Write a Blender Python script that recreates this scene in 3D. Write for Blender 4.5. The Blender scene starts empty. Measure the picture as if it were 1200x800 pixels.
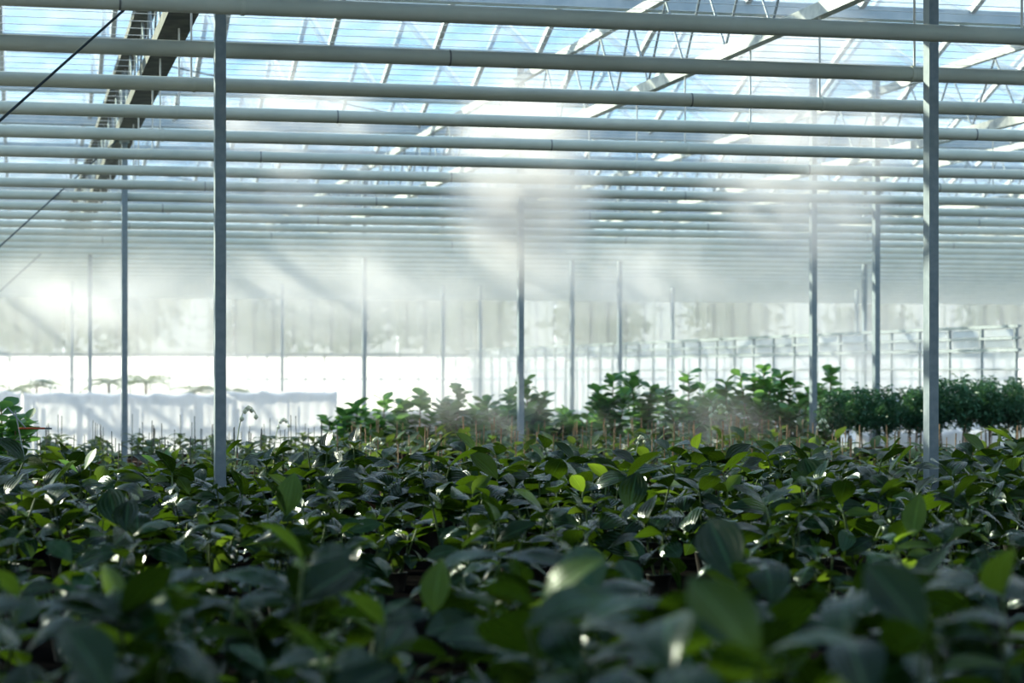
import bpy, math, random
from mathutils import Vector, Matrix, Euler

R = random.Random(11)
C = bpy.context.scene.collection
sc = bpy.context.scene
PI = math.pi

# ------------------------------------------------------------------ camera
EYE = 1.9
YAW = 0.2313
FPX = 2466.0
cam_d = bpy.data.cameras.new('camera')
cam = bpy.data.objects.new('camera', cam_d)
C.objects.link(cam)
cam.location = (0, 0, EYE)
cam.rotation_euler = (PI / 2, 0, -YAW)
cam_d.sensor_width = 36.0
cam_d.lens = FPX / 1200 * 36.0
cam_d.shift_y = 34.3 / 1200
cam_d.clip_end = 600
cam_d.dof.use_dof = True
cam_d.dof.focus_distance = 15.5
cam_d.dof.aperture_fstop = 2.1
sc.camera = cam

# ------------------------------------------------------------------ world, sun, exposure
SUN_AZ = math.radians(37)      # left of +Y
SUN_EL = math.radians(24)
world = bpy.data.worlds.new('sky')
sc.world = world
world.use_nodes = True
wn, wl = world.node_tree.nodes, world.node_tree.links
wn.clear()
w_out = wn.new('ShaderNodeOutputWorld')
w_bg = wn.new('ShaderNodeBackground')
w_tc = wn.new('ShaderNodeTexCoord')
w_sep = wn.new('ShaderNodeSeparateXYZ')
w_ramp = wn.new('ShaderNodeValToRGB')
e = w_ramp.color_ramp.elements
e[0].position = 0.0; e[0].color = (0.93, 0.96, 0.95, 1)
e[1].position = 1.0; e[1].color = (0.06, 0.20, 0.45, 1)
for p, col in ((0.05, (0.80, 0.95, 1.0, 1)), (0.12, (0.48, 0.78, 1.0, 1)), (0.35, (0.14, 0.36, 0.66, 1))):
    k = w_ramp.color_ramp.elements.new(p); k.color = col
w_noise = wn.new('ShaderNodeTexNoise')
w_noise.inputs['Scale'].default_value = 3.2
w_noise.inputs['Detail'].default_value = 7
w_noise.inputs['Roughness'].default_value = 0.6
w_map = wn.new('ShaderNodeMapping')
w_map.inputs['Scale'].default_value = (1, 1, 3.0)
w_map.inputs['Location'].default_value = (0.35, 0.2, 0.1)
w_cr = wn.new('ShaderNodeValToRGB')
w_cr.color_ramp.elements[0].position = 0.45
w_cr.color_ramp.elements[1].position = 0.67
w_mix = wn.new('ShaderNodeMixRGB')
w_mix.inputs['Color2'].default_value = (1.15, 1.15, 1.13, 1)
wl.new(w_tc.outputs['Generated'], w_sep.inputs[0])
wl.new(w_sep.outputs['Z'], w_ramp.inputs[0])
wl.new(w_tc.outputs['Generated'], w_map.inputs[0])
wl.new(w_map.outputs[0], w_noise.inputs['Vector'])
wl.new(w_noise.outputs[0], w_cr.inputs[0])
wl.new(w_cr.outputs[0], w_mix.inputs[0])
wl.new(w_ramp.outputs[0], w_mix.inputs['Color1'])
wl.new(w_mix.outputs[0], w_bg.inputs[0])
w_bg.inputs['Strength'].default_value = 1.2
wl.new(w_bg.outputs[0], w_out.inputs[0])

sun_d = bpy.data.lights.new('sun', 'SUN')
sun = bpy.data.objects.new('sun', sun_d)
C.objects.link(sun)
sv = Vector((-math.sin(SUN_AZ) * math.cos(SUN_EL), math.cos(SUN_AZ) * math.cos(SUN_EL), math.sin(SUN_EL)))
sun.rotation_euler = sv.to_track_quat('Z', 'Y').to_euler()
sun.location = (-20, 20, 30)
sun_d.energy = 8.0
sun_d.color = (1.0, 0.88, 0.68)
sun_d.angle = math.radians(0.6)

vs = sc.view_settings
vs.view_transform = 'Standard'
vs.look = 'None'
vs.exposure = 0.72
vs.gamma = 1.0
vs.use_curve_mapping = False
cy = sc.cycles
cy.transparent_max_bounces = 48
cy.max_bounces = 8
cy.diffuse_bounces = 3
cy.glossy_bounces = 3
cy.transmission_bounces = 6
cy.volume_bounces = 1
cy.use_denoising = True
cy.caustics_reflective = False
cy.caustics_refractive = False
cy.sample_clamp_indirect = 4.0

# ------------------------------------------------------------------ materials
def newmat(name):
    m = bpy.data.materials.new(name)
    m.use_nodes = True
    nt = m.node_tree
    nt.nodes.clear()
    o = nt.nodes.new('ShaderNodeOutputMaterial')
    return m, nt, o

def noisy_color(nt, c1, c2, scale=8, detail=4, coord='Object', lo=0.35, hi=0.65):
    tc = nt.nodes.new('ShaderNodeTexCoord')
    nz = nt.nodes.new('ShaderNodeTexNoise')
    nz.inputs['Scale'].default_value = scale
    nz.inputs['Detail'].default_value = detail
    r = nt.nodes.new('ShaderNodeValToRGB')
    r.color_ramp.elements[0].position = lo; r.color_ramp.elements[0].color = (*c1, 1)
    r.color_ramp.elements[1].position = hi; r.color_ramp.elements[1].color = (*c2, 1)
    nt.links.new(tc.outputs[coord], nz.inputs['Vector'])
    nt.links.new(nz.outputs[0], r.inputs[0])
    return r.outputs[0]

def plain(name, c1, c2, rough=0.5, metal=0.0, scale=8, spec=0.5):
    m, nt, o = newmat(name)
    b = nt.nodes.new('ShaderNodeBsdfPrincipled')
    nt.links.new(noisy_color(nt, c1, c2, scale), b.inputs['Base Color'])
    b.inputs['Roughness'].default_value = rough
    b.inputs['Metallic'].default_value = metal
    b.inputs['Specular IOR Level'].default_value = spec
    b.inputs['Specular Tint'].default_value = (0.55, 0.90, 0.72, 1)
    nt.links.new(b.outputs[0], o.inputs[0])
    return m

def sheer(name, c1, c2, transl=0.6, clear=0.0, scale=2.0):
    """thin cloth or plastic: diffuse + translucent, partly see-through"""
    m, nt, o = newmat(name)
    col = noisy_color(nt, c1, c2, scale)
    d = nt.nodes.new('ShaderNodeBsdfDiffuse')
    t = nt.nodes.new('ShaderNodeBsdfTranslucent')
    mx = nt.nodes.new('ShaderNodeMixShader'); mx.inputs[0].default_value = transl
    nt.links.new(col, d.inputs[0]); nt.links.new(col, t.inputs[0])
    nt.links.new(d.outputs[0], mx.inputs[1]); nt.links.new(t.outputs[0], mx.inputs[2])
    last = mx
    if clear > 0:
        tr = nt.nodes.new('ShaderNodeBsdfTransparent')
        m2 = nt.nodes.new('ShaderNodeMixShader'); m2.inputs[0].default_value = clear
        nt.links.new(mx.outputs[0], m2.inputs[1]); nt.links.new(tr.outputs[0], m2.inputs[2])
        last = m2
    nt.links.new(last.outputs[0], o.inputs[0])
    return m

def glass_mat(name, tint=(0.93, 0.97, 0.98), dirt=0.05):
    m, nt, o = newmat(name)
    tr = nt.nodes.new('ShaderNodeBsdfTransparent'); tr.inputs[0].default_value = (*tint, 1)
    gl = nt.nodes.new('ShaderNodeBsdfGlossy'); gl.inputs['Roughness'].default_value = 0.05
    lw = nt.nodes.new('ShaderNodeLayerWeight'); lw.inputs[0].default_value = 0.5
    pw = nt.nodes.new('ShaderNodeMath'); pw.operation = 'POWER'; pw.inputs[1].default_value = 5.0
    fr = nt.nodes.new('ShaderNodeMath'); fr.operation = 'MULTIPLY_ADD'; fr.inputs[1].default_value = 0.7; fr.inputs[2].default_value = 0.02
    nt.links.new(lw.outputs['Facing'], pw.inputs[0]); nt.links.new(pw.outputs[0], fr.inputs[0])
    mx = nt.nodes.new('ShaderNodeMixShader')
    nt.links.new(fr.outputs[0], mx.inputs[0])
    nt.links.new(tr.outputs[0], mx.inputs[1]); nt.links.new(gl.outputs[0], mx.inputs[2])
    df = nt.nodes.new('ShaderNodeBsdfTranslucent'); df.inputs[0].default_value = (0.9, 0.93, 0.95, 1)
    m2 = nt.nodes.new('ShaderNodeMixShader')
    tc = nt.nodes.new('ShaderNodeTexCoord'); nz = nt.nodes.new('ShaderNodeTexNoise')
    nz.inputs['Scale'].default_value = 1.6; nz.inputs['Detail'].default_value = 5
    mr = nt.nodes.new('ShaderNodeMapRange')
    mr.inputs[1].default_value = 0.4; mr.inputs[2].default_value = 0.75
    mr.inputs[3].default_value = dirt * 0.3; mr.inputs[4].default_value = dirt * 2.2
    nt.links.new(tc.outputs['Object'], nz.inputs['Vector'])
    nt.links.new(nz.outputs[0], mr.inputs[0]); nt.links.new(mr.outputs[0], m2.inputs[0])
    nt.links.new(mx.outputs[0], m2.inputs[1]); nt.links.new(df.outputs[0], m2.inputs[2])
    nt.links.new(m2.outputs[0], o.inputs[0])
    return m

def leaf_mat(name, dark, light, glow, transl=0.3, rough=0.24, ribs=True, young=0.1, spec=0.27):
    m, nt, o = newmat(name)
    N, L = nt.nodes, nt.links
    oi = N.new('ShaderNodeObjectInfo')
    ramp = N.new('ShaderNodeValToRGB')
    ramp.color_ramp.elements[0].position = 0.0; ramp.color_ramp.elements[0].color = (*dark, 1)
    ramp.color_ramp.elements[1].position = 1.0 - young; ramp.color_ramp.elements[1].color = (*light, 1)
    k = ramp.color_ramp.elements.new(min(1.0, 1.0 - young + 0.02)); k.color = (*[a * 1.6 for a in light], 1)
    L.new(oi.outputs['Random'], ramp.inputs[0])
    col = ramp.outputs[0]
    b = N.new('ShaderNodeBsdfPrincipled')
    b.inputs['Roughness'].default_value = rough
    b.inputs['Specular IOR Level'].default_value = spec
    b.inputs['Specular Tint'].default_value = (0.55, 0.90, 0.72, 1)
    if ribs:
        uv = N.new('ShaderNodeUVMap')
        sp = N.new('ShaderNodeSeparateXYZ')
        L.new(uv.outputs[0], sp.inputs[0])
        a1 = N.new('ShaderNodeMath'); a1.operation = 'SUBTRACT'; a1.inputs[1].default_value = 0.5
        a2 = N.new('ShaderNodeMath'); a2.operation = 'ABSOLUTE'
        a3 = N.new('ShaderNodeMath'); a3.operation = 'LESS_THAN'; a3.inputs[1].default_value = 0.03
        L.new(sp.outputs['X'], a1.inputs[0]); L.new(a1.outputs[0], a2.inputs[0]); L.new(a2.outputs[0], a3.inputs[0])
        mx = N.new('ShaderNodeMixRGB'); mx.inputs['Color2'].default_value = (*[min(1, c * 2.2 + 0.01) for c in light], 1)
        L.new(a3.outputs[0], mx.inputs[0]); L.new(col, mx.inputs['Color1'])
        col = mx.outputs[0]
        s1 = N.new('ShaderNodeMath'); s1.operation = 'MULTIPLY'; s1.inputs[1].default_value = 44.0
        s2 = N.new('ShaderNodeMath'); s2.operation = 'SINE'
        L.new(a2.outputs[0], s1.inputs[0]); L.new(s1.outputs[0], s2.inputs[0])
        bp = N.new('ShaderNodeBump'); bp.inputs['Strength'].default_value = 0.25; bp.inputs['Distance'].default_value = 0.01
        L.new(s2.outputs[0], bp.inputs['Height']); L.new(bp.outputs[0], b.inputs['Normal'])
    L.new(col, b.inputs['Base Color'])
    t = N.new('ShaderNodeBsdfTranslucent')
    g2 = N.new('ShaderNodeMixRGB'); g2.inputs['Color1'].default_value = (*glow, 1)
    g2.inputs['Color2'].default_value = (*[c * 0.45 for c in glow], 1)
    L.new(oi.outputs['Random'], g2.inputs[0])
    L.new(g2.outputs[0], t.inputs[0])
    ms = N.new('ShaderNodeMixShader'); ms.inputs[0].default_value = transl
    L.new(b.outputs[0], ms.inputs[1]); L.new(t.outputs[0], ms.inputs[2])
    L.new(ms.outputs[0], o.inputs[0])
    return m

def mist_mat(name, dens, scale=1.0, lo=0.42, hi=0.7, falloff=True, color=(0.97, 0.98, 1.0), aniso=0.45, stretch=(1, 1, 1), seed=0.0):
    m, nt, o = newmat(name)
    N, L = nt.nodes, nt.links
    v = N.new('ShaderNodeVolumeScatter')
    v.inputs['Color'].default_value = (*color, 1)
    v.inputs['Anisotropy'].default_value = aniso
    tc = N.new('ShaderNodeTexCoord')
    mp = N.new('ShaderNodeMapping'); mp.inputs['Scale'].default_value = stretch
    mp.inputs['Location'].default_value = (seed, seed * 0.7, seed * 1.3)
    ge = N.new('ShaderNodeNewGeometry')
    L.new(ge.outputs['Position'], mp.inputs[0])
    nz = N.new('ShaderNodeTexNoise'); nz.inputs['Scale'].default_value = scale
    nz.inputs['Detail'].default_value = 4; nz.inputs['Roughness'].default_value = 0.55
    L.new(mp.outputs[0], nz.inputs['Vector'])
    mr = N.new('ShaderNodeMapRange'); mr.interpolation_type = 'SMOOTHSTEP'
    mr.inputs[1].default_value = lo; mr.inputs[2].default_value = hi
    mr.inputs[3].default_value = 0.0; mr.inputs[4].default_value = dens
    L.new(nz.outputs[0], mr.inputs[0])
    last = mr.outputs[0]
    if falloff:
        ln = N.new('ShaderNodeVectorMath'); ln.operation = 'LENGTH'
        L.new(tc.outputs['Object'], ln.inputs[0])
        f = N.new('ShaderNodeMapRange'); f.interpolation_type = 'SMOOTHSTEP'
        f.inputs[1].default_value = 0.15; f.inputs[2].default_value = 0.95
        f.inputs[3].default_value = 1.0; f.inputs[4].default_value = 0.0
        L.new(ln.outputs['Value'], f.inputs[0])
        mu = N.new('ShaderNodeMath'); mu.operation = 'MULTIPLY'
        L.new(last, mu.inputs[0]); L.new(f.outputs[0], mu.inputs[1])
        last = mu.outputs[0]
    L.new(last, v.inputs['Density'])
    L.new(v.outputs[0], o.inputs['Volume'])
    return m

M = {
    'galv': plain('galvanised_steel', (0.30, 0.34, 0.37), (0.42, 0.46, 0.48), 0.42, 0.55, 14),
    'post': plain('post_steel', (0.20, 0.25, 0.29), (0.25, 0.30, 0.34), 0.5, 0.1, 18),
    'pipe': plain('pipe_paint', (0.52, 0.58, 0.52), (0.60, 0.65, 0.58), 0.42, 0.0, 3),
    'seam': plain('seam_steel', (0.12, 0.14, 0.15), (0.2, 0.22, 0.23), 0.5, 0.4, 8),
    'truss': plain('truss_steel', (0.40, 0.42, 0.42), (0.62, 0.63, 0.60), 0.5, 0.25, 9),
    'dtruss': plain('shaded_rusty_truss_steel', (0.03, 0.029, 0.026), (0.10, 0.097, 0.085), 0.7, 0.1, 6),  # rusty steel, made darker to stand for shade on its faces
    'web': plain('web_steel', (0.25, 0.29, 0.33), (0.36, 0.40, 0.43), 0.5, 0.3, 9),
    'rod': plain('rod_white', (0.70, 0.72, 0.70), (0.80, 0.82, 0.80), 0.45, 0.0, 9),
    'alu': plain('glazing_aluminium', (0.62, 0.66, 0.70), (0.75, 0.78, 0.80), 0.45, 0.2, 9),
    'nbar': plain('white_bar', (0.80, 0.83, 0.84), (0.88, 0.90, 0.90), 0.4, 0.0, 9),
    'gutter': plain('gutter_aluminium', (0.36, 0.44, 0.52), (0.46, 0.53, 0.60), 0.4, 0.3, 5),
    'wire': plain('dark_wire', (0.03, 0.05, 0.08), (0.05, 0.07, 0.1), 0.5, 0.3, 9),
    'swire': plain('pale_wire', (0.65, 0.70, 0.74), (0.75, 0.8, 0.84), 0.5, 0.0, 9),
    'glass': glass_mat('roof_glass'),
    'wallglass': glass_mat('wall_glass', (0.96, 0.98, 0.99), 0.03),
    'whitepane': sheer('white_glazing', (0.88, 0.93, 0.93), (0.95, 0.97, 0.96), 0.8, 0.12, 1.0),
    'rightpane': sheer('frosted_glazing', (0.72, 0.80, 0.82), (0.88, 0.92, 0.92), 0.8, 0.62, 0.8),
    'screen': sheer('shade_cloth', (0.10, 0.135, 0.115), (0.15, 0.185, 0.16), 0.6, 0.25, 0.5),
    'shade': sheer('light_blocker_sheet', (0.10, 0.12, 0.11), (0.14, 0.16, 0.15), 0.4, 0.10, 2),  # for the added strips that block light overhead
    'sheet': sheer('white_sheet', (0.90, 0.90, 0.91), (0.95, 0.95, 0.95), 0.34, 0.0, 3),
    'bluesheet': sheer('blue_white_sheet', (0.50, 0.60, 0.86), (0.60, 0.68, 0.92), 0.3, 0.0, 3),
    'concrete': plain('concrete', (0.16, 0.16, 0.15), (0.26, 0.26, 0.24), 0.8, 0, 2),
    'soil': plain('pale_ground', (0.34, 0.36, 0.30), (0.50, 0.50, 0.44), 0.9, 0, 0.3),
    'darkwall': plain('dark_blocker', (0.05, 0.06, 0.06), (0.08, 0.09, 0.09), 0.8, 0, 1),  # for the added wall and slab, unseen behind the camera
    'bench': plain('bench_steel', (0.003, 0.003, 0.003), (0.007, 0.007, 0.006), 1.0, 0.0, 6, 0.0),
    'wood': plain('brown_board', (0.16, 0.09, 0.05), (0.26, 0.15, 0.08), 0.7, 0, 6),
    'pot': plain('pot_plastic', (0.012, 0.010, 0.009), (0.03, 0.022, 0.018), 0.5, 0, 20),
    'potr': plain('pot_brown', (0.10, 0.045, 0.03), (0.16, 0.075, 0.05), 0.6, 0, 20),
    'stem': plain('green_stem', (0.05, 0.09, 0.025), (0.11, 0.15, 0.05), 0.5, 0, 20),
    'bark': plain('brown_bark', (0.14, 0.085, 0.05), (0.24, 0.15, 0.09), 0.8, 0, 30),
    'cane': plain('bamboo_cane', (0.27, 0.15, 0.08), (0.42, 0.27, 0.15), 0.6, 0, 30),
    'dcane': plain('dark_cane', (0.06, 0.06, 0.06), (0.12, 0.11, 0.10), 0.6, 0, 30),
    'spike': plain('flower_spike', (0.30, 0.36, 0.20), (0.42, 0.46, 0.30), 0.5, 0, 30),
    'bud': plain('pale_bud', (0.62, 0.66, 0.42), (0.80, 0.80, 0.62), 0.5, 0, 30),
    'red': plain('red_brown_paint', (0.42, 0.07, 0.03), (0.55, 0.12, 0.05), 0.5, 0, 9),
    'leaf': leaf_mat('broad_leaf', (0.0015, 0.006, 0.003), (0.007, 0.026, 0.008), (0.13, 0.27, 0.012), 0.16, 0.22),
    'glow': leaf_mat('young_leaf', (0.02, 0.05, 0.008), (0.035, 0.075, 0.012), (0.25, 0.42, 0.03), 0.35, 0.35),
    'sleaf': leaf_mat('small_leaf', (0.014, 0.04, 0.014), (0.04, 0.08, 0.025), (0.22, 0.34, 0.05), 0.3, 0.35),
    'round': leaf_mat('round_leaf', (0.028, 0.11, 0.040), (0.060, 0.19, 0.06), (0.26, 0.55, 0.12), 0.42, 0.28, False),
    'hedge': leaf_mat('hedge_leaf', (0.030, 0.095, 0.062), (0.06, 0.15, 0.09), (0.10, 0.25, 0.08), 0.25, 0.3, False),
    'far': leaf_mat('far_leaf', (0.10, 0.18, 0.07), (0.16, 0.26, 0.10), (0.4, 0.55, 0.2), 0.4, 0.5, False),
    'tree': leaf_mat('tree_leaf', (0.035, 0.07, 0.03), (0.06, 0.11, 0.04), (0.2, 0.3, 0.08), 0.3, 0.5, False),
}

# ------------------------------------------------------------------ mesh helpers
class MB:
    def __init__(s):
        s.v, s.f, s.uv, s.smooth = [], [], {}, []
    def add(s, vs, fs, smooth=False, uvs=None):
        o = len(s.v)
        s.v += [tuple(p) for p in vs]
        for f in fs:
            s.f.append(tuple(i + o for i in f)); s.smooth.append(smooth)
        if uvs:
            for i, u in enumerate(uvs): s.uv[o + i] = u
        return s
    def box(s, x0, x1, y0, y1, z0, z1):
        v = [(x, y, z) for z in (z0, z1) for y in (y0, y1) for x in (x0, x1)]
        f = [(0, 2, 3, 1), (4, 5, 7, 6), (0, 1, 5, 4), (2, 6, 7, 3), (0, 4, 6, 2), (1, 3, 7, 5)]
        return s.add(v, f)
    def tube(s, pts, r, n=6, r1=None, caps=True):
        pts = [Vector(p) for p in pts]
        vs, fs = [], []
        m = len(pts)
        for i, p in enumerate(pts):
            d = (pts[min(i + 1, m - 1)] - pts[max(i - 1, 0)]).normalized()
            up = Vector((0, 0, 1)) if abs(d.z) < 0.95 else Vector((1, 0, 0))
            a = d.cross(up).normalized(); b = a.cross(d)
            rr = r if r1 is None else r + (r1 - r) * i / max(1, m - 1)
            for k in range(n):
                t = 2 * PI * k / n
                vs.append(p + a * (math.cos(t) * rr) + b * (math.sin(t) * rr))
        for i in range(m - 1):
            for k in range(n):
                fs.append((i * n + k, i * n + (k + 1) % n, (i + 1) * n + (k + 1) % n, (i + 1) * n + k))
        s.add(vs, fs, True)
        if caps:
            s.add(vs[:n], [tuple(range(n))[::-1]]); s.add(vs[-n:], [tuple(range(n))])
        return s
    def lathe(s, prof, n=10, x=0, y=0):
        vs, fs = [], []
        for r, z in prof:
            for k in range(n):
                t = 2 * PI * k / n
                vs.append((x + r * math.cos(t), y + r * math.sin(t), z))
        for i in range(len(prof) - 1):
            for k in range(n):
                fs.append((i * n + k, i * n + (k + 1) % n, (i + 1) * n + (k + 1) % n, (i + 1) * n + k))
        return s.add(vs, fs, True)
    def mesh(s, name, mat):
        me = bpy.data.meshes.new(name)
        me.from_pydata(s.v, [], s.f)
        me.polygons.foreach_set('use_smooth', s.smooth)
        if s.uv:
            l = me.uv_layers.new(name='UVMap')
            idx = [0] * len(me.loops); me.loops.foreach_get('vertex_index', idx)
            l.data.foreach_set('uv', [c for i in idx for c in s.uv.get(i, (0.5, 0.5))])
        me.materials.append(mat)
        return me

def ob(name, me, parent=None, loc=None, rot=None, scale=None):
    o = bpy.data.objects.new(name, me)
    C.objects.link(o)
    if parent is not None: o.parent = parent
    if loc is not None: o.location = loc
    if rot is not None: o.rotation_euler = rot
    if scale is not None: o.scale = scale
    return o

def build(name, mb, mat, parent=None, loc=None, rot=None):
    return ob(name, mb.mesh(name, M[mat] if isinstance(mat, str) else mat), parent, loc, rot)

def tag(o, label, cat, group=None, kind=None):
    if label: o['label'] = label
    if cat: o['category'] = cat
    if group: o['group'] = group
    if kind: o['kind'] = kind
    return o

def thing(name, label, cat, loc=(0, 0, 0), rz=0.0, group=None):
    return tag(ob(name, None, None, loc, (0, 0, rz)), label, cat, group)

def struct(name, mb, mat, parent=None, label=None):
    o = build(name, mb, mat, parent) if mb else ob(name, None)
    if parent is None: o['kind'] = 'structure'
    if label: o['label'] = label
    return o

def copy_tree(src, loc, rz=0.0, sc_=1.0, label=None, group=None):
    r = src.copy(); C.objects.link(r)
    r.location = loc; r.rotation_euler = (0, 0, rz); r.scale = (sc_, sc_, sc_)
    if label: r['label'] = label
    if group: r['group'] = group
    for ch in KIDS[src.name]:
        c = ch.copy(); C.objects.link(c); c.parent = r
        for g in KIDS.get(ch.name, ()):
            d = g.copy(); C.objects.link(d); d.parent = c
    return r
KIDS = {}
def note_kids(o):
    KIDS[o.name] = list(o.children)
    for c in o.children: 
        if c.children: KIDS[c.name] = list(c.children)

def at(px, Y, z=0.0):
    """world point on the plane y = Y whose bearing is that of photo column px"""
    t = (px - 600) / FPX
    X = Y * (math.sin(YAW) + t * math.cos(YAW)) / (math.cos(YAW) - t * math.sin(YAW))
    return X

# ------------------------------------------------------------------ dimensions (metres)
Y1, BAY = 14.2, 12.8
ROWS = [1.33, 6.475, 11.55, 16.7, 21.85, 27.0]
HP = EYE + 2.203           # hanging pipe axis
ZB, ZT = EYE + 2.98, EYE + 3.84
ZG, ZR = EYE + 4.15, EYE + 4.98
YE = 65.6                  # end wall
XL, XR = -14.0, 41.2

# ------------------------------------------------------------------ setting
struct('ground', MB().box(-160, 200, 70, 260, -0.3, -0.02).box(-160, XL - 1, -30, 70, -0.3, -0.02).box(XR + 1, 200, -30, 70, -0.3, -0.02), 'soil')
struct('floor', MB().box(XL - 1, XR + 1, -8.2, 70, -0.15, 0.0), 'concrete')

# roof: glass spans, each with gutter, ridge, glazing bars and panes
PX = 1.38
npane = int((XR - XL) / PX)
bw, bh = 0.065, 0.06
SP = BAY / 3
run = SP / 2
slope = math.hypot(run, ZR - ZG)
ang = math.atan2(ZR - ZG, run)
pane_me = MB().box(0.03, PX - 0.03, 0.02, slope - 0.02, -0.003, 0.003).mesh('pane', M['glass'])
bar_me = MB().box(-bw / 2, bw / 2, 0, slope, -bh, 0.01).mesh('glazing_bar', M['alu'])
nbar_me = MB().box(-0.055, 0.055, 0, slope, -bh, 0.01).mesh('glazing_bar', M['nbar'])
gut_mb = MB()
for (y0, y1, z0, z1) in ((-0.10, 0.10, -0.10, -0.085), (-0.10, -0.085, -0.10, 0.05), (0.085, 0.10, -0.10, 0.05)):
    gut_mb.box(XL, XR, y0, y1, z0, z1)
gut_me = gut_mb.mesh('gutter', M['gutter'])
ridge_me = MB().box(XL, XR, -0.05, 0.05, -0.06, 0.05).mesh('ridge_cap', M['alu'])
n0 = -3
for n in range(n0, 12):
    yg = Y1 + n * SP
    rf = struct('roof', None, None)
    rf.location = (0, yg, ZG)
    ob('gutter', gut_me, rf)
    ob('ridge_cap', ridge_me, rf, (0, run, ZR - ZG))
    for k in range(npane + 1):
        x = XL + k * PX
        ob('glazing_bar', nbar_me, rf, (x, 0.0, 0.03), (ang, 0, 0))
        ob('glazing_bar', bar_me, rf, (x, SP, 0.03), (ang, 0, PI))
        if k < npane:
            ob('pane', pane_me, rf, (x, 0.0, 0.05), (ang, 0, 0))
            ob('pane', pane_me, rf, (x + PX, SP, 0.05), (ang, 0, PI))
rf = struct('roof', None, None); rf.location = (0, Y1 + 12 * SP, ZG)
ob('gutter', gut_me, rf)

# end wall: white glazing strip below, shade cloth above, gable glass on top
ZS = EYE + 0.51
wb = struct('wall_back', None, None)
wb.location = (0, YE, 0)
build('sill', MB().box(XL, XR, -0.08, 0.08, 0, 0.55), 'concrete', wb)
build('rail', MB().box(XL, XR, -0.05, 0.05, ZS - 0.06, ZS + 0.06), 'alu', wb)
build('rail', MB().box(XL, XR, -0.04, 0.04, 0.55, 0.63), 'alu', wb)
build('rail', MB().box(XL, XR, -0.03, 0.03, 1.62, 1.66), 'alu', wb)
MW = 0.60
wp_me = MB().box(0.03, MW - 0.03, -0.008, 0.008, 0.63, ZS - 0.06).mesh('pane', M['whitepane'])
wp2_me = MB().box(0.03, MW - 0.03, -0.008, 0.008, 0.63, ZS - 0.06).mesh('pane', M['rightpane'])
mu_me = MB().box(-0.016, 0.016, -0.04, 0.03, 0.55, ZG).mesh('mullion', M['galv'])
gp_me = MB().box(0.03, MW - 0.03, -0.005, 0.005, ZS + 0.06, ZG).mesh('upper_pane', M['wallglass'])
for k in range(int((XR - XL) / MW)):
    x = XL + k * MW
    ob('mullion', mu_me, wb, (x, 0, 0)); ob('pane', wp_me if x < 13 else wp2_me, wb, (x, 0, 0)); ob('upper_pane', gp_me, wb, (x, 0, 0))
sc_o = thing('shade_screen', 'long grey-green shade cloth hanging across the upper end wall above bright glazing', 'shade screen', (0, YE - 0.25, 0))
for k, x in enumerate([XL + 5.14 * i for i in range(11)]):
    mb = MB()
    vs, fs = [], []
    for i in range(13):
        for z in (ZS - 0.02, ZS + 0.9, HP + 0.1):
            vs.append((x + i * 5.10 / 12, 0.03 * math.sin(i * 1.7 + k), z))
    for i in range(12):
        for j in range(2):
            a = i * 3 + j; fs.append((a, a + 3, a + 4, a + 1))
    mb.add(vs, fs, True)
    build('cloth_panel', mb, 'screen', sc_o)
build('bottom_tube', MB().tube([(XL, 0, ZS - 0.03), (XR, 0, ZS - 0.03)], 0.03, 6), 'galv', sc_o)

# unseen strips added above the frame to darken the nearest rows, with gaps
so = thing('overhead_light_blocker', 'added dark strips blocking light above the nearest plants, over the top of the photo', 'shade screen', (0, 0, ZB + 0.16))
for k in range(11):
    x = XL + 0.3 + k * 2.05
    for j in range(2):
        y = 10.8 + j * 2.5
        build('blocker_strip', MB().box(x, x + 1.80, y, y + 2.3, -0.002, 0.002), 'shade', so)

# dark wall and slab added behind the camera to keep front leaves dark
struct('wall_front_blocker', MB().box(XL - 1, XR + 1, -8.2, -7.9, 0, ZG), 'darkwall')
struct('ceiling_blocker', MB().box(XL - 1, XR + 1, -7.9, -1.5, ZG, ZG + 0.12), 'darkwall')

# left side wall (out of frame, closes the house)
wlft = struct('wall_left', None, None)
lp_me = MB().box(-0.005, 0.005, 0.04, 2.52, 0.6, ZG).mesh('pane', M['wallglass'])
lm_me = MB().box(-0.04, 0.04, -0.03, 0.03, 0, ZG).mesh('mullion', M['galv'])
build('sill', MB().box(XL - 0.08, XL + 0.08, -2, YE, 0, 0.6), 'concrete', wlft)
for k in range(26):
    ob('mullion', lm_me, wlft, (XL, -0.2 + k * 2.56, 0)); ob('pane', lp_me, wlft, (XL, -0.2 + k * 2.56, 0))

# low glazed partition running away on the right
XP = 13.9
wr = struct('wall_right', None, None)
wr.location = (XP, 0, 0)
ZPT = EYE + 0.64
for z, h in ((ZPT, 0.02), (ZPT - 0.17, 0.015), (ZPT - 0.34, 0.02), (ZPT - 0.62, 0.012), (0.62, 0.04)):
    build('rail', MB().box(-0.03, 0.03, 27.5, YE - 0.1, z - h, z + h), 'galv', wr)
build('sill', MB().box(-0.06, 0.06, 27.5, YE - 0.1, 0, 0.58), 'concrete', wr)
pm_me = MB().box(-0.02, 0.02, -0.015, 0.015, 0.58, ZPT).mesh('mullion', M['galv'])
pp_me = MB().box(-0.006, 0.006, 0.04, 1.06, 0.66, ZPT - 0.37).mesh('pane', M['rightpane'])
pt_me = MB().box(-0.006, 0.006, 0.10, 1.00, ZPT - 0.145, ZPT - 0.04).mesh('top_pane', M['whitepane'])
pq_me = MB().box(-0.006, 0.006, 0.10, 1.00, ZPT - 0.30, ZPT - 0.19).mesh('top_pane', M['rightpane'])
pq2_me = MB().box(-0.006, 0.006, 0.10, 1.00, ZPT - 0.145, ZPT - 0.04).mesh('top_pane', M['rightpane'])
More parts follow.
